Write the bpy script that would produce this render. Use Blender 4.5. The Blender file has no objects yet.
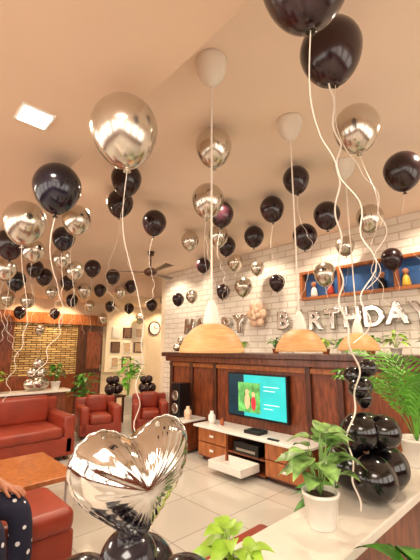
import bpy, bmesh, math, random
from mathutils import Vector, Matrix
R=random.Random(7)
C=bpy.context; D=bpy.data
def link(o): C.scene.collection.objects.link(o); return o
# ---------------- materials
def newmat(name):
    m=D.materials.new(name); m.use_nodes=True
    nt=m.node_tree; b=nt.nodes['Principled BSDF']; return m,nt,b
def rgb(r,g,b):
    f=lambda c:(c/255/12.92) if c/255<=.04045 else ((c/255+.055)/1.055)**2.4
    return (f(r),f(g),f(b),1)
def mat(name,col,rough=.5,metal=0,coat=0,var=.08,scale=8,bump=0,emit=0,bscale=None):
    m,nt,b=newmat(name)
    n=nt.nodes.new('ShaderNodeTexNoise'); n.inputs['Scale'].default_value=scale
    tc=nt.nodes.new('ShaderNodeTexCoord'); nt.links.new(tc.outputs['Object'],n.inputs['Vector'])
    r=nt.nodes.new('ShaderNodeValToRGB')
    r.color_ramp.elements[0].position=.3; r.color_ramp.elements[1].position=.7
    r.color_ramp.elements[0].color=tuple(c*(1-var) for c in col[:3])+(1,)
    r.color_ramp.elements[1].color=tuple(min(1,c*(1+var)) for c in col[:3])+(1,)
    nt.links.new(n.outputs['Fac'],r.inputs['Fac']); nt.links.new(r.outputs['Color'],b.inputs['Base Color'])
    b.inputs['Roughness'].default_value=rough; b.inputs['Metallic'].default_value=metal
    b.inputs['Coat Weight'].default_value=coat; b.inputs['Coat Roughness'].default_value=.05
    if bump:
        n2=nt.nodes.new('ShaderNodeTexNoise'); n2.inputs['Scale'].default_value=bscale or scale*4
        nt.links.new(tc.outputs['Object'],n2.inputs['Vector'])
        bp=nt.nodes.new('ShaderNodeBump'); bp.inputs['Strength'].default_value=bump
        nt.links.new(n2.outputs['Fac'],bp.inputs['Height']); nt.links.new(bp.outputs['Normal'],b.inputs['Normal'])
    if emit:
        nt.links.new(r.outputs['Color'],b.inputs['Emission Color']); b.inputs['Emission Strength'].default_value=emit
    return m
def wood(name,c1,c2,rough=.35,sc=(3,3,.6),coat=.2):
    m,nt,b=newmat(name)
    tc=nt.nodes.new('ShaderNodeTexCoord'); mp=nt.nodes.new('ShaderNodeMapping'); mp.inputs['Scale'].default_value=sc
    n=nt.nodes.new('ShaderNodeTexNoise'); n.inputs['Scale'].default_value=9; n.inputs['Detail'].default_value=6; n.inputs['Distortion'].default_value=.6
    r=nt.nodes.new('ShaderNodeValToRGB'); r.color_ramp.elements[0].color=c1; r.color_ramp.elements[1].color=c2
    r.color_ramp.elements[0].position=.35; r.color_ramp.elements[1].position=.68
    nt.links.new(tc.outputs['Object'],mp.inputs['Vector']); nt.links.new(mp.outputs['Vector'],n.inputs['Vector'])
    nt.links.new(n.outputs['Fac'],r.inputs['Fac']); nt.links.new(r.outputs['Color'],b.inputs['Base Color'])
    b.inputs['Roughness'].default_value=rough; b.inputs['Coat Weight'].default_value=coat
    return m
def brick(name,ca,cb,cm,bw,bh,mort,rough,bump,vert=True,off=.5):
    m,nt,b=newmat(name)
    tc=nt.nodes.new('ShaderNodeTexCoord'); sp=nt.nodes.new('ShaderNodeSeparateXYZ'); cb_=nt.nodes.new('ShaderNodeCombineXYZ')
    nt.links.new(tc.outputs['Object'],sp.inputs[0])
    nt.links.new(sp.outputs['Y'],cb_.inputs['X']); nt.links.new(sp.outputs['Z' if vert else 'X'],cb_.inputs['Y'])
    t=nt.nodes.new('ShaderNodeTexBrick'); t.offset=off
    t.inputs['Scale'].default_value=1; t.inputs['Brick Width'].default_value=bw; t.inputs['Row Height'].default_value=bh
    t.inputs['Mortar Size'].default_value=mort; t.inputs['Color1'].default_value=ca; t.inputs['Color2'].default_value=cb; t.inputs['Mortar'].default_value=cm
    t.inputs['Mortar Smooth'].default_value=.3
    nt.links.new(cb_.outputs[0],t.inputs['Vector']); nt.links.new(t.outputs['Color'],b.inputs['Base Color'])
    if bump:
        bp=nt.nodes.new('ShaderNodeBump'); bp.inputs['Strength'].default_value=bump; bp.invert=True; bp.inputs['Distance'].default_value=.01
        nt.links.new(t.outputs['Fac'],bp.inputs['Height']); nt.links.new(bp.outputs['Normal'],b.inputs['Normal'])
    b.inputs['Roughness'].default_value=rough
    return m
M={}
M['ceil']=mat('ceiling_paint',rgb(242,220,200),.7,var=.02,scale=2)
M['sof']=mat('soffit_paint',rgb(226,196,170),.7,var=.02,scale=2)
M['wall']=mat('wall_paint',rgb(228,206,178),.8,var=.03)
M['cream']=mat('cream_paint',rgb(240,225,200),.7,var=.03)
M['brick']=brick('white_brick',rgb(244,236,226),rgb(232,224,212),rgb(212,198,182),.3,.1,.01,.7,.5)
M['floor']=brick('floor_tile',rgb(196,190,180),rgb(190,183,172),rgb(155,148,138),.6,.6,.006,.12,.1,vert=False,off=0)
M['stone']=brick('stacked_stone',rgb(224,190,126),rgb(160,120,70),rgb(78,52,28),.22,.05,.01,.8,1)
M['wood']=wood('red_brown_wood',rgb(92,42,22),rgb(142,74,42))
M['woodd']=wood('dark_wood',rgb(56,25,16),rgb(92,48,28))
M['woodo']=wood('orange_wood',rgb(150,84,42),rgb(186,112,60))
M['lampw']=wood('turned_lamp_wood',rgb(200,148,94),rgb(226,180,124),.5,(1,1,14),.05)
M['white']=mat('white_lacquer',rgb(238,234,228),.25,var=.02,coat=.3)
M['whitem']=mat('white_matt',rgb(236,228,218),.5,var=.03)
M['stonetop']=mat('white_stone',rgb(228,220,208),.2,var=.04,scale=14)
M['red']=mat('red_leather',rgb(142,54,36),.4,var=.15,scale=5,bump=.1,bscale=60)
M['black']=mat('black_plastic',rgb(14,14,16),.3,var=.1)
M['kb']=mat('black_latex',rgb(38,16,22),.22,var=.3,scale=3,coat=.25)
M['kd']=mat('jet_black_latex',rgb(14,11,14),.15,var=.3,scale=3,coat=.5)
M['kn']=mat('midnight_latex',rgb(16,13,28),.18,var=.3,scale=3,coat=.4)
M['sv']=mat('chrome_latex',rgb(208,200,188),.2,metal=.94,var=.03,scale=3)
M['foil']=mat('silver_foil',rgb(216,212,206),.1,metal=1,var=.02,bump=.25,bscale=12)
M['foil2']=mat('silver_foil_letters',rgb(214,210,206),.16,metal=1,var=.02,bump=.3,bscale=20)
M['gold']=mat('peach_foil',rgb(236,200,172),.35,metal=.2,var=.08)
M['rib']=mat('white_ribbon',rgb(236,226,214),.35,var=.03)
M['leaf']=mat('green_leaf',rgb(72,128,40),.4,var=.45,scale=14)
M['leafy']=mat('lime_leaf',rgb(150,190,60),.4,var=.3,scale=14)
M['leafw']=mat('variegated_leaf',rgb(126,166,90),.4,var=.7,scale=22)
M['palm']=mat('palm_leaf',rgb(104,172,56),.4,var=.35,scale=10)
M['soil']=mat('soil',rgb(60,38,24),.9,var=.3,scale=40)
M['pot']=mat('white_ceramic',rgb(238,233,225),.25,var=.03,coat=.3)
M['terra']=mat('terracotta',rgb(170,90,50),.7,var=.1)
M['blue']=mat('blue_panel',rgb(50,92,150),.4,var=.4,scale=3)
M['skin']=mat('skin',rgb(175,115,85),.5,var=.08)
M['hair']=mat('hair',rgb(20,14,12),.5,var=.2)
M['metalg']=mat('brushed_metal',rgb(190,185,175),.3,metal=1)
M['teal']=mat('screen_teal',rgb(40,176,180),.3,var=.15,scale=2,emit=.8)
M['scrd']=mat('screen_dark',rgb(10,44,58),.3,var=.2,emit=.7)
M['scrg']=mat('screen_green',rgb(84,150,80),.3,var=.6,scale=9,emit=.9)
M['scrp']=mat('screen_peach',rgb(220,170,130),.3,var=.3,scale=9,emit=.8)
M['scrr']=mat('screen_red',rgb(190,50,60),.3,var=.3,scale=9,emit=.8)
M['scrw']=mat('screen_white',rgb(200,235,235),.3,var=.02,emit=.9)
M['lightp']=mat('light_panel',(1,.93,.82,1),.4,var=.0,emit=9)
M['toyr']=mat('red_paint',rgb(180,60,46),.3)
M['toyy']=mat('yellow_paint',rgb(220,180,70),.3)
M['sepia']=mat('sepia_print',rgb(190,160,130),.5,var=.5,scale=30)
M['sepiad']=mat('dark_print',rgb(110,80,60),.5,var=.5,scale=30)
def navy():
    m,nt,b=newmat('navy_print')
    tc=nt.nodes.new('ShaderNodeTexCoord'); v=nt.nodes.new('ShaderNodeTexVoronoi'); v.inputs['Scale'].default_value=16
    r=nt.nodes.new('ShaderNodeValToRGB'); r.color_ramp.interpolation='CONSTANT'
    r.color_ramp.elements[0].color=rgb(225,225,230); r.color_ramp.elements[1].color=rgb(22,26,52); r.color_ramp.elements[1].position=.2
    nt.links.new(tc.outputs['Object'],v.inputs['Vector']); nt.links.new(v.outputs['Distance'],r.inputs['Fac']); nt.links.new(r.outputs['Color'],b.inputs['Base Color'])
    b.inputs['Roughness'].default_value=.8; return m
M['navy']=navy()
# ---------------- builders
def info(o,label=None,cat=None,group=None,kind=None):
    if label:o['label']=label
    if cat:o['category']=cat
    if group:o['group']=group
    if kind:o['kind']=kind
    return o
def thing(name,loc,label,cat,rot=0,group=None):
    e=link(D.objects.new(name,None)); e.location=loc; e.rotation_euler=(0,0,rot); e.empty_display_size=.1
    return info(e,label,cat,group)
def mo(name,me,m,parent=None,loc=(0,0,0),rot=(0,0,0),smooth=False):
    o=link(D.objects.new(name,me)); o.location=loc; o.rotation_euler=rot
    if m and not me.materials: me.materials.append(M[m] if isinstance(m,str) else m)
    if smooth:
        for p in me.polygons:p.use_smooth=True
    if parent:o.parent=parent
    return o
def pymesh(name,vs,fs):
    me=D.meshes.new(name); me.from_pydata([tuple(v) for v in vs],[],fs); me.update(); return me
def bx(name,x0,x1,y0,y1,z0,z1,m,parent=None,bev=.004,seg=2,kind=None,label=None,cat=None,group=None,rotz=0):
    bm=bmesh.new(); bmesh.ops.create_cube(bm,size=1)
    for v in bm.verts: v.co=Vector((v.co.x*(x1-x0),v.co.y*(y1-y0),(v.co.z+.5)*(z1-z0)))
    if bev: bmesh.ops.bevel(bm,geom=list(bm.edges),offset=min(bev,.49*min(x1-x0,y1-y0,z1-z0)),segments=seg,affect='EDGES',profile=.5)
    me=D.meshes.new(name); bm.to_mesh(me); bm.free()
    o=mo(name,me,m,parent,((x0+x1)/2,(y0+y1)/2,z0),(0,0,rotz),smooth=bev>.02)
    return info(o,label,cat,group,kind)
def lathe(name,prof,seg=32):
    vs=[];fs=[];n=len(prof)
    for (r,z) in prof:
        for i in range(seg):
            a=2*math.pi*i/seg; vs.append((r*math.cos(a),r*math.sin(a),z))
    for j in range(n-1):
        for i in range(seg):
            a=j*seg+i;b=j*seg+(i+1)%seg; fs.append((a,b,b+seg,a+seg))
    me=pymesh(name,vs,fs)
    bm=bmesh.new(); bm.from_mesh(me); bmesh.ops.remove_doubles(bm,verts=bm.verts,dist=1e-5); bmesh.ops.recalc_face_normals(bm,faces=bm.faces); bm.to_mesh(me); bm.free()
    return me
def tube(name,pts,r,seg=5):
    vs=[];fs=[];n=len(pts)
    for i,p in enumerate(pts):
        p=Vector(p); t=(Vector(pts[min(i+1,n-1)])-Vector(pts[max(i-1,0)])).normalized()
        a=t.cross(Vector((0,1,.1))).normalized(); b=t.cross(a)
        rr=r[i] if isinstance(r,list) else r
        for k in range(seg):
            q=2*math.pi*k/seg; vs.append(p+a*rr*math.cos(q)+b*rr*math.sin(q))
    for i in range(n-1):
        for k in range(seg):
            a=i*seg+k;b=i*seg+(k+1)%seg; fs.append((a,b,b+seg,a+seg))
    fs.append(tuple(range(seg))[::-1]); fs.append(tuple((n-1)*seg+k for k in range(seg)))
    return pymesh(name,vs,fs)
def foliage(name,n,h,spread,L,W,rng,droop=.5,z0=0):
    vs=[];fs=[]
    for i in range(n):
        a=rng.uniform(0,6.283); t=rng.random()
        base=Vector((0,0,z0)); hh=h*(.35+.65*t); rad=spread*(1.05-.55*t)*rng.uniform(.5,1)
        tip0=Vector((math.cos(a)*rad*.6,math.sin(a)*rad*.6,z0+hh))
        k=len(vs); d=Vector((-math.sin(a),math.cos(a),0))*.0025
        vs+= [base-d,base+d,tip0+d,tip0-d]; fs.append((k,k+1,k+2,k+3))
        dirv=Vector((math.cos(a),math.sin(a),rng.uniform(-.1,.7))).normalized(); side=Vector((-math.sin(a),math.cos(a),rng.uniform(-.3,.3))).normalized()
        l=L*rng.uniform(.7,1.15); w=W*rng.uniform(.8,1.1); k=len(vs)
        for j in range(6):
            q=j/5; c=tip0+dirv*l*q+Vector((0,0,-droop*l*q*q))
            ww=w*.5*(math.sin(math.pi*min(1,q*.93+.07)**.7))+.0005
            up=Vector((0,0,ww*.25))
            vs+=[c-side*ww+up,c,c+side*ww+up]
        for j in range(5):
            b=k+j*3; fs+=[(b,b+1,b+4,b+3),(b+1,b+2,b+5,b+4)]
    return pymesh(name,vs,fs)
def palm(name,n,L,rng,z0):
    vs=[];fs=[]
    for i in range(n):
        a=6.283*i/n+rng.uniform(-.3,.3); up=rng.uniform(1.1,1.55); l=L*rng.uniform(.7,1)
        pts=[]
        for j in range(15):
            q=j/14; ang=up-q*q*1.1
            p=Vector((0,0,z0)) if j==0 else pts[-1]+Vector((math.cos(a)*math.cos(ang),math.sin(a)*math.cos(ang),math.sin(ang)))*l/14
            pts.append(p)
        side=Vector((-math.sin(a),math.cos(a),0))
        for j in range(1,15):
            t=(pts[j]-pts[j-1]).normalized(); k=len(vs)
            vs+=[pts[j-1]-side*.003,pts[j-1]+side*.003,pts[j]+side*.003,pts[j]-side*.003]; fs.append((k,k+1,k+2,k+3))
            if j<4: continue
            ll=l*.26*math.sin(math.pi*(j-2)/13.5)+.02
            for s in (-1,1):
                dv=(side*s*.7+t*.9+Vector((0,0,-.1))).normalized(); wv=t*.009; k=len(vs); b=pts[j]
                m_=b+dv*ll*.5+Vector((0,0,.008)); e=b+dv*ll+Vector((0,0,-.2*ll))
                vs+=[b-wv*.5,b+wv*.5,m_-wv,m_+wv,e]; fs+=[(k,k+1,k+3,k+2),(k+2,k+3,k+4)]
    return pymesh(name,vs,fs)
def pot_me(r,h): return lathe('pot',[(0,0),(r*.7,0),(r*.74,.004),(r*.95,h*.9),(r,h*.9),(r,h),(r*.88,h),(r*.86,h*.82),(0,h*.82)],24)
def plant(loc,r,h,fh,spread,L,W,leafm,label,potm='pot',n=30,seed=1,droop=.5,group=None,kindn='potted_plant'):
    e=thing(kindn,loc,label,'potted plant',group=group)
    mo('pot',pot_me(r,h),potm,e,smooth=True)
    mo('soil',lathe('soil',[(0,h*.86),(r*.86,h*.85)],20),'soil',e)
    mo('leaves',foliage('leaves',n,fh,spread,L,W,random.Random(seed),droop,h*.85),leafm,e,smooth=True)
    return e
# ---------------- room shell
def S(name,*a,**k): return bx(name,*a,kind='structure',**k)
S('floor',-3,8,-2.5,8.6,-.1,0,'floor',bev=0)
S('wall_far',-3,8.1,8.5,8.6,0,3.1,'wall',bev=0)
S('wall_right',8,8.1,-2.5,8.5,0,3.1,'cream',bev=0)
S('wall_brick',4.5,4.65,-2.5,6.2,0,3.1,'brick',bev=0)
S('ceiling',.74,8.1,-2.5,8.6,3.1,3.2,'ceil',bev=0)
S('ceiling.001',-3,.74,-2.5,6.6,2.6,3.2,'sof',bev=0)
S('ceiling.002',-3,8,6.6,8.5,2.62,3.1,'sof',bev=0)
# invented window walls behind the camera, shaping chrome reflections (parapets, lintels, mullions)
ti=60
S('wall_near_added',-3,4.5,-2.6,-2.5,0,.85,'wood',bev=0); S('wall_near_added.001',.74,4.5,-2.6,-2.5,2.2,3.1,'cream',bev=0); S('wall_near_added.002',-3,.74,-2.6,-2.5,2.2,2.6,'cream',bev=0)
S('wall_left_added',-3.1,-3,-2.6,8.5,0,.85,'wood',bev=0); S('wall_left_added.001',-3.1,-3,-2.6,8.5,2.2,2.6,'cream',bev=0)
for x in (-2.95,-1.5,-1.35,.2,.35,1.9,2.05,3.6,4.4):
    S('trim_%d'%ti,x-.07,x+.07,-2.6,-2.5,.85,2.2,'woodd',bev=0); ti+=1  # added unseen posts that stripe the reflections, likewise on the left side
for y in (-1.4,0,.2,1.8,3.2,4.8,6.2,8.3):
    S('trim_%d'%ti,-3.1,-3,y-.1,y+.1,.85,2.2,'woodd',bev=0); ti+=1
S('wall_panel',3.85,4.05,.3,5.1,0,1.3,'wood',bev=.003)
S('trim_1',3.68,4.5,.25,5.15,1.36,1.43,'woodd',bev=.01)
S('trim_2',3.75,4.07,.28,5.12,1.28,1.36,'wood',bev=.008)
ti=3
for y in (.4,1.15,1.95,2.35,3.95,4.5,5.03):
    S('trim_%d'%ti,3.81,3.85,y-.035,y+.035,0,1.28,'woodd',bev=.004); ti+=1
S('trim_%d'%ti,3.82,3.85,.3,5.1,1.2,1.26,'woodo',bev=.004); ti+=1
S('trim_%d'%ti,3.82,3.85,.3,5.1,0,.1,'woodd',bev=.004); ti+=1
S('wall_half',-1.2,2.9,.74,.91,0,.76,'wood',bev=.003)
S('trim_%d'%ti,-1.25,2.95,.67,.98,.76,.8,'stonetop',bev=.006); ti+=1
S('wall_low',-1.5,2.4,6.0,6.2,0,.8,'wood',bev=.003)
S('trim_%d'%ti,-1.55,2.45,5.95,6.25,.8,.84,'stonetop',bev=.006); ti+=1
S('trim_%d'%ti,1.2,4.25,8.38,8.5,2.05,2.3,'woodo',bev=.006); ti+=1
S('trim_%d'%ti,1.2,2.15,8.42,8.5,0,2.05,'wood',bev=.006); ti+=1
S('trim_%d'%ti,2.15,3.55,8.42,8.5,0,.9,'wood',bev=.006); ti+=1
S('trim_%d'%ti,3.55,3.7,8.36,8.5,0,2.05,'woodd',bev=.006); ti+=1
S('trim_%d'%ti,2.15,3.55,8.44,8.5,.9,2.05,None,bev=.0)
def stonemat():
    m=M['stone'].copy(); nt=m.node_tree
    sp=[n for n in nt.nodes if n.type=='SEPXYZ'][0]; cb=[n for n in nt.nodes if n.type=='COMBXYZ'][0]
    nt.links.new(sp.outputs['X'],cb.inputs['X']); return m
D.objects['trim_%d'%ti].data.materials.append(stonemat()); ti+=1
d=S('door_1',3.72,4.2,8.42,8.5,0,2.05,'woodd',bev=.006)
for z0,z1 in ((.15,.9),(1.0,1.9)): bx('door_panel',-.18,.18,-.055,-.04,z0,z1,'wood',d,bev=.006)
bx('handle',.17,.19,-.09,-.05,.95,1.1,'metalg',d)
S('trim_%d'%ti,4.5,4.66,6.2,6.34,0,3.1,'cream',bev=.006); ti+=1
# niche
e=thing('wall_shelf_panel',(4.5,1.75,2.2),'blue painted display panel in an orange wooden frame high on the brick wall','display shelf')
bx('back_panel',-.03,0,-.95,.95,0,.36,'blue',e,bev=.002)
for z in (-.03,.34): bx('frame_rail',-.12,0,-1.0,1.0,z,z+.04,'woodo',e)
for y in (-.98,-.3,.4,.98): bx('frame_post',-.12,0,y-.02,y+.02,0,.34,'woodo',e)
for i,(y,mm) in enumerate(((1.1,'toyr'),(1.35,'toyy'),(1.62,'black'),(2.3,'toyr'),(2.55,'white'))):
    f=thing('figurine',(4.43,y,2.21),'small painted toy figurine on the high shelf','figurine',group='toy figurines on the high shelf')
    mo('body',lathe('b',[(0,0),(.045,0),(.05,.03),(.035,.11),(.015,.14),(0,.14)],16),mm,f,smooth=True)
    mo('head',lathe('h',[(0,.13),(.025,.14),(.04,.175),(.028,.205),(0,.215)],16),'skin',f,smooth=True)
# ---------------- pendant lamps
def lamp(x,y):
    e=thing('pendant_lamp',(x,y,3.1),'pendant lamp with turned wooden dome shade, white cord and white canopy','pendant lamp',group='pendant lamps in a row over the ledge')
    mo('canopy',lathe('c',[(0,0),(.085,0),(.088,-.02),(.082,-.07),(.06,-.12),(.03,-.15),(.012,-.165),(0,-.165)],28),'whitem',e,smooth=True)
    mo('cord',tube('cord',[(0,0,-.15),(0,0,-.8),(0,0,-1.4)],.005,8),'rib',e)
    mo('lamp_socket',lathe('s',[(0,-1.37),(.012,-1.37),(.03,-1.41),(.042,-1.47),(.044,-1.495),(0,-1.495)],20),'whitem',e,smooth=True)
    mo('lamp_shade',lathe('s',[(.034,-1.485),(.055,-1.488),(.095,-1.51),(.13,-1.55),(.15,-1.59),(.157,-1.615),(.157,-1.622),(.15,-1.622),(.13,-1.57),(.095,-1.53),(.05,-1.5),(.03,-1.495)],40),'lampw',e,smooth=True)
for u in (1.18,1.95,2.78): lamp(u,1.24)
# ---------------- TV
tv=thing('television',(3.85,3.11,.58),'wall mounted flat black television showing a colourful teal and green picture','television')
bx('tv_body',-.09,-.02,-.5,.5,0,.58,'black',tv,bev=.006)
bx('bracket',-.03,0,-.15,.15,.15,.4,'black',tv)
bx('screen',-.094,-.088,-.48,.48,.03,.56,'teal',tv,bev=0)
bx('screen_picture',-.0968,-.094,.2,.48,.03,.56,'scrd',tv,bev=0)
bx('screen_picture',-.099,-.0968,-.08,.3,.08,.46,'scrg',tv,bev=0)
def blob(y,z,ry,rz,m,d):
    me=lathe('p',[(0,0),(1,0)],20); o=mo('screen_picture',me,m,tv,(d,y,z),(0,-math.pi/2,0)); o.scale=(rz,ry,1)
blob(.14,.22,.045,.1,'scrp',-.1); blob(.14,.34,.03,.035,'scrp',-.1005); blob(.03,.2,.04,.09,'scrr',-.1); blob(.03,.31,.028,.032,'scrp',-.1005)
for k,(a,b,z) in enumerate(((-.14,-.38,.42),(-.14,-.32,.37),(-.14,-.38,.2),(-.14,-.28,.15))): bx('caption_line',-.098,-.094,b,a,z,z+.008,'scrw',tv,bev=0)
# ---------------- TV cabinet
c=thing('tv_cabinet',(3.64,3.05,0),'low reddish wooden television cabinet with white top and drawers','cabinet')
bx('cabinet_top',-.24,.2,-.9,.9,.43,.46,'white',c,bev=.005)
for a,b in ((-.86,-.3),(.3,.86)):
    bx('body',-.17,.18,a,b,.05,.43,'wood',c)
    bx('plinth',-.12,.15,a+.03,b-.03,0,.05,'woodd',c)
    for z0 in (.07,.25):
        dr=bx('drawer',-.19,-.17,a+.015,b-.015,z0,z0+.165,'woodo',c)
        bx('handle',-.02,-.01,-.035,.035,.07,.1,'white',dr,bev=.003)
bx('shelf',-.17,.18,-.3,.3,.2,.22,'wood',c); bx('back_panel',.16,.18,-.3,.3,.05,.43,'woodd',c); bx('shelf',-.17,.18,-.3,.3,.03,.05,'wood',c)
dr=bx('drawer',-.48,-.15,-.2,.34,.07,.09,'white',c)
for s in ((-.165,-.155,-.27,.27),(.155,.165,-.27,.27),(-.165,.165,-.27,-.26),(-.165,.165,.26,.27)): bx('drawer_side',*s,.01,.09,'white',dr)
p=thing('media_player',(3.6,3.05,.22),'black device on the cabinet shelf','device')
bx('device_body',-.13,.1,-.2,.2,0,.13,'black',p,bev=.01); bx('front_panel',-.135,-.13,-.15,.15,.03,.06,'metalg',p)
def vase(loc,s,m,label,name='vase'):
    o=mo(name,lathe('v',[(0,0),(.035*s,0),(.05*s,.05*s),(.045*s,.1*s),(.02*s,.13*s),(.024*s,.15*s),(.018*s,.15*s),(0,.12*s)],24),m,None,loc,smooth=True)
    return info(o,label,'vase')
vase((3.6,3.78,.46),1.1,'white','round white vase on the television cabinet')
vase((3.62,3.6,.46),.6,'terra','small terracotta vase on the television cabinet')
bx('set_top_box',3.5,3.68,2.86,3.1,.46,.5,'black',label='flat black set-top box on the television cabinet',cat='set-top box',bev=.005)
bx('remote_control',3.45,3.49,2.55,2.7,.46,.475,'black',label='black remote control on the cabinet top',cat='remote control',bev=.004)
c=thing('side_cabinet',(3.62,4.42,0),'small white and wood side cabinet beside the television','cabinet')
bx('body',-.2,.18,-.24,.24,.03,.43,'wood',c); bx('cabinet_top',-.22,.2,-.27,.27,.43,.46,'white',c)
for y in (-.12,.12):
    q=bx('door',-.22,-.2,y-.11,y+.11,.05,.41,'white',c); bx('knob',-.02,-.01,-.01,.01,.2,.22,'metalg',q)
s=thing('speaker',(3.6,4.5,.46),'tall black speaker on the side cabinet','speaker')
bx('speaker_body',-.1,.12,-.1,.1,0,.5,'black',s,bev=.008)
for z in (.13,.32):
    mo('speaker_cone',lathe('c',[(0,.0),(.05,.012),(.07,.02),(.075,.012),(.075,0)],24),'metalg',s,(-.1,0,z),(0,-math.pi/2,0),smooth=True)
vase((3.55,4.25,.46),1.2,'gold','small golden vase beside the speaker')
# ---------------- sofas
def sofa(name,loc,rot,w,d,hb,hs,n,label,cat,arms=True,group=None,back=True):
    e=thing(name,loc,label,cat,rot,group)
    bx('sofa_base',-w/2,w/2,-d/2,d/2,.06,hs-.12,'red',e,bev=.02,seg=3)
    aw=.16 if arms else 0; cw=(w-2*aw)/n
    for i in range(n):
        x=-w/2+aw+i*cw
        bx('seat_cushion',x+.005,x+cw-.005,-d/2-.02,d/2-(.2 if back else 0),hs-.13,hs+.02,'red',e,bev=.05,seg=4)
        if back: bx('back_cushion',x+.005,x+cw-.005,d/2-.26,d/2-.06,hs,hb,'red',e,bev=.06,seg=4)
    if back: bx('backrest',-w/2,w/2,d/2-.12,d/2,.06,hb-.04,'red',e,bev=.04,seg=3)
    if arms:
        for sx in (-1,1): bx('armrest',sx*(w/2-aw/2)-aw/2,sx*(w/2-aw/2)+aw/2,-d/2,d/2-.02,.06,hs+.16,'red',e,bev=.05,seg=4)
    for sx in (-1,1):
        for sy in (-1,1): bx('leg',sx*(w/2-.08)-.025,sx*(w/2-.08)+.025,sy*(d/2-.08)-.025,sy*(d/2-.08)+.025,0,.07,'woodd',e)
    return e
sofa('sofa',(.75,5.5,0),0,2.9,.85,.8,.42,3,'long red-brown leather sofa against the low wall','sofa')
sofa('armchair',(3.05,6.15,0),math.radians(-15),.7,.66,.66,.36,1,'low red-brown leather armchair with rounded cushions','armchair',group='leather armchairs')
sofa('armchair',(3.98,5.9,0),math.radians(-30),.66,.66,.66,.36,1,'low red-brown leather armchair with rounded cushions','armchair',group='leather armchairs')
sofa('bench',(.3,2.83,0),0,1.7,.54,.8,.42,2,'backless red-brown leather bench near the coffee table','bench',arms=False,back=False)
sofa('ottoman',(1.62,1.32,0),0,.6,.5,.8,.42,1,'red-brown leather ottoman behind the half wall','ottoman',arms=False,back=False)
t=thing('coffee_table',(.95,3.68,0),'wooden coffee table with pale legs and lower shelf','table')
bx('table_top',-.5,.5,-.45,.45,.38,.42,'woodo',t,bev=.008); bx('shelf',-.42,.42,-.38,.38,.14,.16,'woodd',t)
for sx in (-1,1):
    for sy in (-1,1): bx('leg',sx*.45-.03,sx*.45+.03,sy*.4-.03,sy*.4+.03,0,.38,'whitem',t)
# ---------------- ceiling fan
f=thing('ceiling_fan',(3.2,4.85,3.1),'dark brown ceiling fan with three blades','ceiling fan')
mo('canopy',lathe('c',[(0,0),(.06,0),(.05,-.06),(.012,-.09),(0,-.09)],20),'woodd',f,smooth=True)
mo('downrod',tube('r',[(0,0,-.05),(0,0,-.3)],.012,10),'woodd',f)
mo('motor_housing',lathe('m',[(0,-.28),(.06,-.29),(.11,-.33),(.11,-.37),(.07,-.41),(0,-.42)],28),'woodd',f,smooth=True)
for k in range(3):
    a=k*2*math.pi/3+.4
    bl=pymesh('blade',[(.09,-.03,0),(.09,.03,0),(.65,.07,.0),(.67,.0,0),(.65,-.07,.02),(.09,-.03,.008),(.09,.03,.008),(.65,.07,.008),(.67,0,.01),(.65,-.07,.028)],[(0,1,2,3,4),(9,8,7,6,5),(0,5,6,1),(1,6,7,2),(2,7,8,3),(3,8,9,4),(4,9,5,0)])
    mo('blade',bl,'woodd',f,(0,0,-.36),(0,0,a))
l=thing('ceiling_light',(.42,1.68,2.6),'square recessed white ceiling light panel','ceiling light')
bx('light_frame',-.075,.075,-.075,.075,-.008,0,'white',l,bev=.002); bx('light_diffuser',-.062,.062,-.062,.062,-.012,-.006,'lightp',l,bev=.002)
# ---------------- clock & frames
k=thing('wall_clock',(5.8,8.5,2.06),'round wall clock with dark rim and white dial','clock')
mo('rim',lathe('r',[(.17,0),(.2,0),(.205,.03),(.18,.045),(.17,.03)],36),'woodd',k,rot=(math.pi/2,0,0),smooth=True)
mo('dial',lathe('d',[(0,.02),(.175,.02)],36),'whitem',k,rot=(math.pi/2,0,0))
bx('hour_hand',-.008,.008,-.03,-.025,0,.09,'black',k,bev=0); bx('minute_hand',0,.13,-.03,-.025,-.005,.005,'black',k,bev=0)
S('trim_%d'%ti,4.3,5.5,8.44,8.5,.9,2.2,'cream',bev=.004); ti+=1
for i in range(3):
    for j in range(3):
        x=4.56+i*.34; z=1.0+j*.38
        p=thing('picture_frame',(x,8.44,z),'small framed photograph on the cream wall board','picture frame',group='gallery of small framed pictures')
        w_=.11+.02*((i+j)%2)
        bx('frame',-w_,w_,-.025,0,0,.28,'woodd' if (i+j)%2 else 'whitem',p)
        bx('picture',-w_+.025,w_-.025,-.03,-.024,.025,.255,('sepia','sepiad','whitem','sepia')[(i*3+j)%4],p,bev=0)
# ---------------- balloons
BR=.135
prof=[]
for i in range(25):
    a=math.pi*i/24; r=math.sin(a); z=math.cos(a)
    if z<0: z*=1.22; r*=1-.10*(-z)
    prof.append((max(r,0.04 if i==24 else 0)*BR,z*BR*1.02))
prof+=[(.006,-1.27*BR),(.006,-1.30*BR),(.016,-1.37*BR),(.013,-1.38*BR),(0,-1.33*BR)]
bal={}
for key in ('kb','kd','kn','sv'):
    me=lathe('balloon_'+key,prof,36); me.materials.append(M[key])
    for p in me.polygons:p.use_smooth=True
    bal[key]=me
ribs=[]
for i in range(10):
    Ln=.35+.11*i; pts=[];n=int(Ln*60)
    ph=R.uniform(0,6); ph2=R.uniform(0,6)
    for j in range(n+1):
        q=j/n; s=q*Ln; am=.03+.08*q
        curl=.022*max(0,q-.35)*1.6
        pts.append((am*(math.sin(s*8+ph)-math.sin(ph))*.6+curl*math.cos(s*42),am*(math.sin(s*6+ph2)-math.sin(ph2))*.6+curl*math.sin(s*42),-1.33*BR-s))
    me=tube('ribbon_%d'%i,pts,.0018,4); me.materials.append(M['rib']); ribs.append(me)
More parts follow.
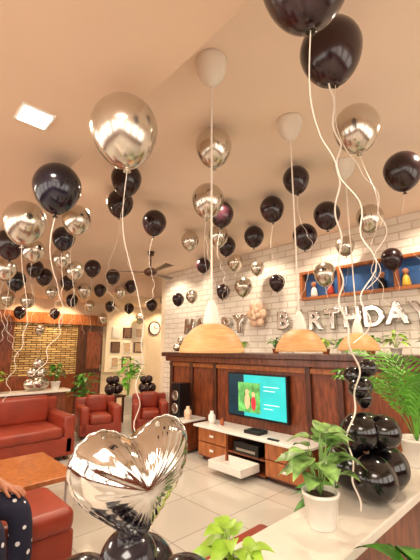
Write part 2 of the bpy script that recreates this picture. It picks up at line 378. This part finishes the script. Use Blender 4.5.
# room coordinates in metres: x, y, z, scale, kind, ribbon length index
BAL=[(.63,1.18,2.38,1,'s',9),(.695,.372,2.455,.88,'k',5),(1.32,.61,2.81,1,'k',5),(1.98,.79,2.83,1,'s',6),(1.63,1.69,2.96,.98,'s',6),(2.71,.77,2.81,1,'k',3),(.66,2.01,2.43,1,'n',5),(.63,2.49,2.34,1,'s',6),(1.41,2.56,2.95,.97,'k',3),(1.64,3.08,2.96,.98,'k',6),(2.11,3.15,2.89,1,'k',4),(1.26,3.21,2.72,1,'s',5),(1.89,2.03,2.73,1,'s',6),(2.51,1.56,2.96,.85,'k',3),(2.87,2.09,2.95,.94,'k',3),(3.36,2.01,2.74,1,'k',4),(3.24,1.67,2.86,1,'k',3),(3.57,1.37,2.83,1,'s',4),(3.43,2.8,2.94,.97,'k',3),(2.61,2.58,2.96,.98,'k',3),(.82,3.68,2.49,1,'k',5),(1.52,4.23,2.83,1,'n',4)]
# smaller, further ones: x,y,z in centimetres and scale/30, base 36
enc="5dh17hu6zff7vu5oe87dubdck88s9u9g88tbjbc6sqbn8d6tqbker6rqbm3w6zqav5t6ouav9i6pu8tgx7yu4zdw7ptcmiu6ws7yml6bpcdl76vr7ohu76t3icj7gu3yfz6yu2wd96uu8khu7aq9thw7brd2i176qbjdl6spgmhv87s5ok86pu7vju6vr9slo6wqawl36vq77mo59oe8mr6eubman82t889u87rbn9d7lo6sht7ht5zmn69sb5mj67rfyl36juh8jt6wubm5e7qq4vky6tu63hy6xoajhy7rs8l8o87t4sgi7pt"
kinds="kkskkkkkksskskkkssnsksssksksksssssk"+"kskssssksk"
rl="433342221324322334442222222211123232111222343"
for i in range(len(enc)//7):
    g=enc[i*7:i*7+7]
    BAL.append((int(g[0:2],36)/100,int(g[2:4],36)/100,int(g[4:6],36)/100,int(g[6],36)/30,kinds[i],int(rl[i])))
for (x,y,z,sc,k,r_) in BAL:
    key={'k':'kb','n':'kn','s':'sv'}[k]
    nm={'k':'glossy black latex balloon with white ribbon under the ceiling','n':'midnight blue-black latex balloon with white ribbon under the ceiling','s':'chrome silver latex balloon with white ribbon under the ceiling'}[k]
    o=link(D.objects.new('balloon',bal[key])); o.location=(x,y,z); o.rotation_euler=(R.uniform(-.08,.08),R.uniform(-.08,.08),R.uniform(0,6)); o.scale=(sc,)*3
    info(o,nm,'balloon',group='helium balloons under the ceiling')
    r=link(D.objects.new('ribbon',ribs[min(r_,9)])); r.parent=o
# ---------------- foil heart stand
def heart():
    vs=[];fs=[];N=144;K=20
    rg=random.Random(11); fr=[(rg.randint(9,44),rg.uniform(0,6),rg.uniform(.4,1)) for _ in range(7)]
    outl=[]
    for i in range(N):
        t=2*math.pi*i/N; x=16*math.sin(t)**3*.55+.45*14*math.sin(t); y=13*math.cos(t)-3.6*math.cos(2*t)-1.4*math.cos(3*t)-.7*math.cos(4*t)
        outl.append((x/16,(y+2)/16))
    for side in (1,-1):
        base=len(vs)
        for j in range(K+1):
            k=j/K
            for i,(x,y) in enumerate(outl):
                th=.55*(1-k**2.3)**.6 if k<1 else 0
                a=i*math.pi*2/N
                w=.03*(k**2.2)*(max(0,1-k))**.45*2*sum(A*math.sin(n_*a+p_+side) for n_,p_,A in fr)/3
                cr=-.05*math.exp(-(x*k/.1)**2)*max(0,min(1,(y*k)/.5))
                vs.append((x*k,side*-1*max(0,(th+w+cr*(1-k**4))),y*k))
        for j in range(K):
            for i in range(N):
                a=base+j*N+i;b=base+j*N+(i+1)%N; fs.append((a,b,b+N,a+N) if side>0 else (b,a,a+N,b+N))
    base=len(vs)
    for kk in (1,1.05):
        for i,(x,y) in enumerate(outl): vs.append((x*kk,.012*math.sin(i*1.3)*(kk-1)*20,y*kk))
    for i in range(N):
        a=base+i;b=base+(i+1)%N; fs.append((a,b,b+N,a+N))
    me=pymesh('heart',vs,fs); bm=bmesh.new(); bm.from_mesh(me); bmesh.ops.remove_doubles(bm,verts=bm.verts,dist=1e-5); bm.to_mesh(me); bm.free(); return me
hs=thing('balloon_stand',(.5,.81,.8),'silver foil heart balloon standing on a cluster of black balloons','balloon arrangement')
ho=mo('heart_balloon',heart(),'foil',hs,(.004,-.004,.39),(math.radians(4),math.radians(-6),math.radians(-8)),smooth=True); ho.scale=(.158,.158,.155)
def cl_bal(parent,pts,key='kb'):
    for (x,y,z,s) in pts:
        o=link(D.objects.new('balloon',bal[key])); o.parent=parent; o.location=(x,y,z); o.scale=(s,)*3
        a=math.atan2(y,x); o.rotation_euler=(0,math.radians(70) if abs(x)+abs(y)>.01 else 0,a)
cl_bal(hs,[(.12,-.06,.1,.72),(-.1,-.12,.1,.72),(-.06,.11,.1,.72),(.1,.1,.1,.72),(.0,0.0,.21,.5)],'kn')
st=thing('balloon_stand',(1.85,.82,.8),'column of black latex balloons standing on the ledge','balloon arrangement')
cl_bal(st,[(.1,-.04,.11,.8),(-.1,-.06,.11,.76),(.0,.11,.11,.8),(-.07,.0,.3,.66),(.08,.03,.28,.66),(0,-.08,.3,.6),(0,0,.45,.3),(.05,.02,.5,.36),(-.05,.0,.5,.36),(0,.05,.56,.34),(0,-.03,.6,.34)],'kd')
def rib_long(x0,y0,z0,x1,y1,z1,amp,name,parent=None,label=None):
    pts=[];n=140
    for j in range(n+1):
        q=j/n; w=math.sin(q*math.pi)
        pts.append((x0+(x1-x0)*q+amp*w*math.sin(q*19)+.01*math.sin(q*60),y0+(y1-y0)*q+amp*w*math.cos(q*15)*.6+.01*math.cos(q*60),z0+(z1-z0)*q))
    o=mo(name,tube(name,pts,.0038,5),'rib',parent); return info(o,label,'ribbon') if label else o
rib_long(1.3,.61,2.64,1.62,.78,.81,.07,'curling_ribbon',label='long white curling ribbon hanging down to the ledge')
st=thing('balloon_stand',(1.95,6.1,.84),'cluster of chrome silver balloons standing on the low wall','balloon arrangement')
cl_bal(st,[(.1,0,.1,.7),(-.1,-.03,.1,.7),(0,-.1,.12,.7),(.06,0,.27,.62),(-.07,0,.28,.62),(0,-.02,.42,.62)],'sv')
for (x,y) in ((3.75,6.95),(4.35,6.6)):
    t=thing('plant_stand',(x,y,0),'dark wooden plant stand','stand',group='plant stands'); bx('stand_top',-.2,.2,-.2,.2,.5,.54,'woodd',t)
    for sx in (-1,1):
        for sy in (-1,1): bx('leg',sx*.16-.02,sx*.16+.02,sy*.16-.02,sy*.16+.02,0,.5,'woodd',t)
    st=thing('balloon_stand',(x,y,.54),'cluster of black balloons on a stand','balloon arrangement')
    cl_bal(st,[(.12,0,.12,.8),(-.1,-.07,.12,.8),(0,.12,.12,.8),(.05,0,.3,.65),(-.07,0,.3,.6)],'kb')
st=thing('balloon_stand',(3.85,4.82,1.43),'small cluster of chrome silver balloons on top of the panelled wall','balloon arrangement')
cl_bal(st,[(.06,.03,.08,.5),(-.06,.03,.08,.5),(0,-.08,.08,.5),(0,0,.2,.45)],'sv')
# foil letters
def letter(ch,y,z,s):
    cu=D.curves.new('t','FONT'); cu.body=ch; cu.size=s; cu.extrude=.012; cu.bevel_depth=.02; cu.bevel_resolution=4; cu.offset=.004; cu.align_x='CENTER'
    tmp=link(D.objects.new('tmp',cu)); C.view_layer.update()
    me=D.meshes.new_from_object(tmp.evaluated_get(C.evaluated_depsgraph_get())); D.objects.remove(tmp)
    me.materials.clear(); me.materials.append(M['foil2'])
    for p in me.polygons:p.use_smooth=True
    o=link(D.objects.new('letter_balloon',me)); o.location=(4.44,y,z); o.rotation_euler=(math.pi/2,R.uniform(-.06,.06),-math.pi/2)
    info(o,'silver foil letter %s balloon on the white brick wall'%ch,'letter balloon',group='foil letter banner')
for i,ch in enumerate('HAPPY'): letter(ch,5.3-i*.33,1.77+R.uniform(-.015,.015),.38)
for i,ch in enumerate('BIRTHDAY'): letter(ch,3.1-i*.268,1.77+R.uniform(-.02,.02),.35)
fl=thing('flower_balloon',(4.40,3.58,2.03),'peach foil flower balloon on the brick wall','foil balloon')
pe=lathe('petal',[(0,-.1),(.04,-.085),(.07,-.03),(.085,.03),(.065,.08),(0,.1)],16)
for k in range(6):
    a=k*6.283/6; o=mo('petal',pe,'gold',fl,(0,math.cos(a)*.1,math.sin(a)*.12),(a-math.pi/2,0,0),smooth=True); o.scale=(.45,.95,1)
for k in range(4):
    a=k*6.283/4+.4; o=mo('petal',pe,'gold',fl,(-.04,math.cos(a)*.045,math.sin(a)*.05),(a-math.pi/2,0,0),smooth=True); o.scale=(.35,.6,.6)
# ---------------- plants
plant((1.4,.83,.8),.075,.13,.25,.16,.12,.085,'leafw','white pot with variegated heart-leaved plant on the ledge',n=34,seed=3)
plant((.88,.84,.8),.045,.06,.1,.11,.09,.055,'leafy','small pot of lime green leafy plant on the ledge',n=18,seed=5)
plant((1.28,.4,0),.14,.5,.42,.3,.2,.1,'leaf','tall planter of dark green leaves in front of the half wall',n=40,seed=6)
e=thing('potted_palm',(2.5,.8,.8),'potted areca palm with bright green fronds on the ledge','potted plant')
mo('pot',pot_me(.1,.16),'pot',e,smooth=True); mo('fronds',palm('fronds',24,.7,random.Random(4),.13),'palm',e)
for i,(y,sc) in enumerate(((4.45,1),(4.1,.9),(3.5,.8),(2.95,1),(2.65,1.1),(2.2,1),(1.92,.9),(1.66,1.1),(1.36,1.2),(1.05,1.2),(.72,1.2))):
    plant((3.92+.1*(i%2),y,1.43),.05*sc,.06*sc,.14*sc,.13,.11,.05,('leaf','palm','leafy')[i%3],'small green potted plant on top of the panelled wall',n=24,seed=20+i,group='row of small plants on the panelled wall',potm=('pot','terra')[i%2])
plant((2.25,6.1,.84),.08,.12,.3,.14,.12,.08,'leaf','green potted plant on the low wall',n=30,seed=40)
plant((1.35,6.1,.84),.08,.12,.22,.2,.14,.08,'leafy','white flowering plant on the low wall',n=30,seed=41)
plant((3.2,7.1,0),.14,.35,.7,.3,.25,.12,'leaf','large leafy floor plant beside the armchairs',n=40,seed=42)
plant((4.5,7.6,0),.14,.4,.9,.4,.3,.12,'palm','large leafy floor plant near the doorway',n=44,seed=43)
plant((2.7,1.5,0),.12,.3,.25,.25,.2,.1,'leaf','floor plant beside the television cabinet',n=36,seed=44)
plant((3.5,1.8,0),.14,.3,.35,.2,.16,.1,'palm','leafy floor plant at the end of the cabinet',n=36,seed=45)
# ---------------- person (seated)
def skinned(name,nodes,edges,m,parent=None,sub=2):
    me=D.meshes.new(name); me.from_pydata([n[0] for n in nodes],edges,[]); o=link(D.objects.new(name,me)); me.materials.append(M[m])
    md=o.modifiers.new('s','SKIN'); md.use_smooth_shade=True
    for i,n in enumerate(nodes):
        r=n[1]; me.skin_vertices[0].data[i].radius=(r,r)
        me.skin_vertices[0].data[i].use_root=(i==0)
    ss=o.modifiers.new('ss','SUBSURF'); ss.levels=sub; ss.render_levels=sub
    if parent:o.parent=parent
    return o
N=[((0,0,.58),.13),((0,0,.75),.12),((0,.0,.95),.14),((0,0,1.05),.09),((0,-.005,1.12),.05),((0,-.02,1.19),.075),((0,-.02,1.28),.09),((0,-.01,1.35),.06),
 ((-.1,-.02,.56),.085),((-.14,-.42,.55),.062),((-.14,-.44,.28),.05),((-.14,-.42,.07),.035),((-.14,-.54,.03),.03),
 ((.1,-.02,.56),.085),((.14,-.42,.55),.062),((.14,-.44,.28),.05),((.14,-.42,.07),.035),((.14,-.54,.03),.03),
 ((-.18,0,1.02),.055),((-.24,-.02,.8),.042),((-.17,-.24,.69),.03),((-.14,-.31,.665),.026),
 ((.18,0,1.02),.055),((.24,-.02,.8),.042),((.17,-.24,.69),.03),((.14,-.31,.665),.026)]
E=[(0,1),(1,2),(2,3),(3,4),(4,5),(5,6),(6,7),(0,8),(8,9),(9,10),(10,11),(11,12),(0,13),(13,14),(14,15),(15,16),(16,17),(3,18),(18,19),(19,20),(20,21),(3,22),(22,23),(23,24),(24,25)]
for sx,w in ((-1,21),(1,25)):
    bxp=N[w][0]
    for k in range(5):
        if k<4:
            ox=(k-1.5)*.019; ln=(.06,.075,.07,.055)[k]
            a=(bxp[0]+ox,bxp[1]-.06,bxp[2]-.004); b_=(a[0]+ox*.15,a[1]-ln*.55,a[2]-.012); c_=(b_[0],b_[1]-ln*.4,b_[2]-.028)
        else:
            a=(bxp[0]-sx*.034,bxp[1]-.025,bxp[2]-.005); b_=(a[0]-sx*.02,a[1]-.025,a[2]-.012); c_=(b_[0]-sx*.004,b_[1]-.022,b_[2]-.016)
        i=len(N); N+= [(a,.011),(b_,.0085),(c_,.0075)]; E+=[(w,i),(i,i+1),(i+1,i+2)]
pr=skinned('person',N,E,'skin'); pr.location=(.37,2.67,0); pr.rotation_euler=(0,0,math.radians(46))
info(pr,'seated person in navy patterned clothes, hands resting on knees','person')
skinned('trousers',[((0,0,.59),.14),((-.1,-.02,.57),.1),((-.14,-.42,.565),.08),((-.14,-.44,.28),.07),((-.14,-.43,.14),.06),((.1,-.02,.57),.1),((.14,-.42,.565),.08),((.14,-.44,.28),.07),((.14,-.43,.14),.06)],[(0,1),(1,2),(2,3),(3,4),(0,5),(5,6),(6,7),(7,8)],'navy',pr)
skinned('shirt',[((0,0,.69),.145),((0,0,.83),.14),((0,0,.98),.15),((0,0,1.06),.08),((-.18,0,1.03),.07),((-.235,-.01,.85),.055),((.18,0,1.03),.07),((.235,-.01,.85),.055)],[(0,1),(1,2),(2,3),(3,4),(4,5),(3,6),(6,7)],'navy',pr)
mo('hair',lathe('h',[(0,.125),(.06,.11),(.095,.06),(.1,0),(.085,-.04),(.07,-.03),(0,.0)],24),'hair',pr,(0,.012,1.28),smooth=True)
for sx in (-1,1):
    mo('eye',lathe('e',[(0,-.009),(.009,0),(0,.009)],12),'whitem',pr,(sx*.03,-.1,1.265),smooth=True)
# ---------------- lights
def spot(x,y,z,en,ang=110,blend=.6,tgt=None,col=(1,.84,.64),rad=.04):
    l=D.lights.new('downlight_and_fill','SPOT'); l.energy=en; l.spot_size=math.radians(ang); l.spot_blend=blend; l.color=col; l.shadow_soft_size=rad
    o=link(D.objects.new('downlight_and_fill',l)); o.location=(x,y,z)
    if tgt: o.rotation_euler=(Vector(tgt)-Vector((x,y,z))).to_track_quat('-Z','Y').to_euler()
def area(x,y,z,sx,sy,en,rot=(0,0,0),col=(1,.9,.78)):
    l=D.lights.new('added_fill','AREA'); l.shape='RECTANGLE'; l.size=sx; l.size_y=sy; l.energy=en; l.color=col
    o=link(D.objects.new('added_fill',l)); o.location=(x,y,z); o.rotation_euler=rot
area(-.8,-.6,2.58,1.2,1.2,70)  # added area fill behind the camera, not a known fixture
area(-1.2,4,2.58,1,1,80)  # second added fill, out of view to the left
for y in (1,2.2,3.4,4.6,5.7): spot(3.9,y,3.06,46,120,tgt=(4.45,y,1.4))  # added wash spots that brighten the brick wall
for x,y in ((2.4,2.4),(2.4,4.4),(2.8,.4),(1.6,3.4)): spot(x,y,3.07,100,150)  # added fill spots lifting the middle of the room
for x in (2.4,3.2,5,6): spot(x,8.0,2.6,62,120,tgt=(x,8.5,1.3),col=(1,.76,.48))
for x,y in ((1,6.9),(3.5,7.2),(6,7)): spot(x,y,2.6,80,140,col=(1,.76,.48))
spot(.42,1.68,2.57,50,150)
w=D.worlds.new('World'); C.scene.world=w; w.use_nodes=True
w.node_tree.nodes['Background'].inputs[0].default_value=(1,.88,.75,1); w.node_tree.nodes['Background'].inputs[1].default_value=4.2
# ---------------- camera
cam=D.cameras.new('Camera'); co=link(D.objects.new('Camera',cam)); cam.sensor_fit='VERTICAL'; cam.sensor_height=24; cam.lens=15; cam.clip_start=.02
co.location=(0,0,1.5); co.rotation_euler=(math.radians(101),0,math.radians(-43.3))
C.scene.camera=co
C.scene.view_settings.view_transform='Standard'
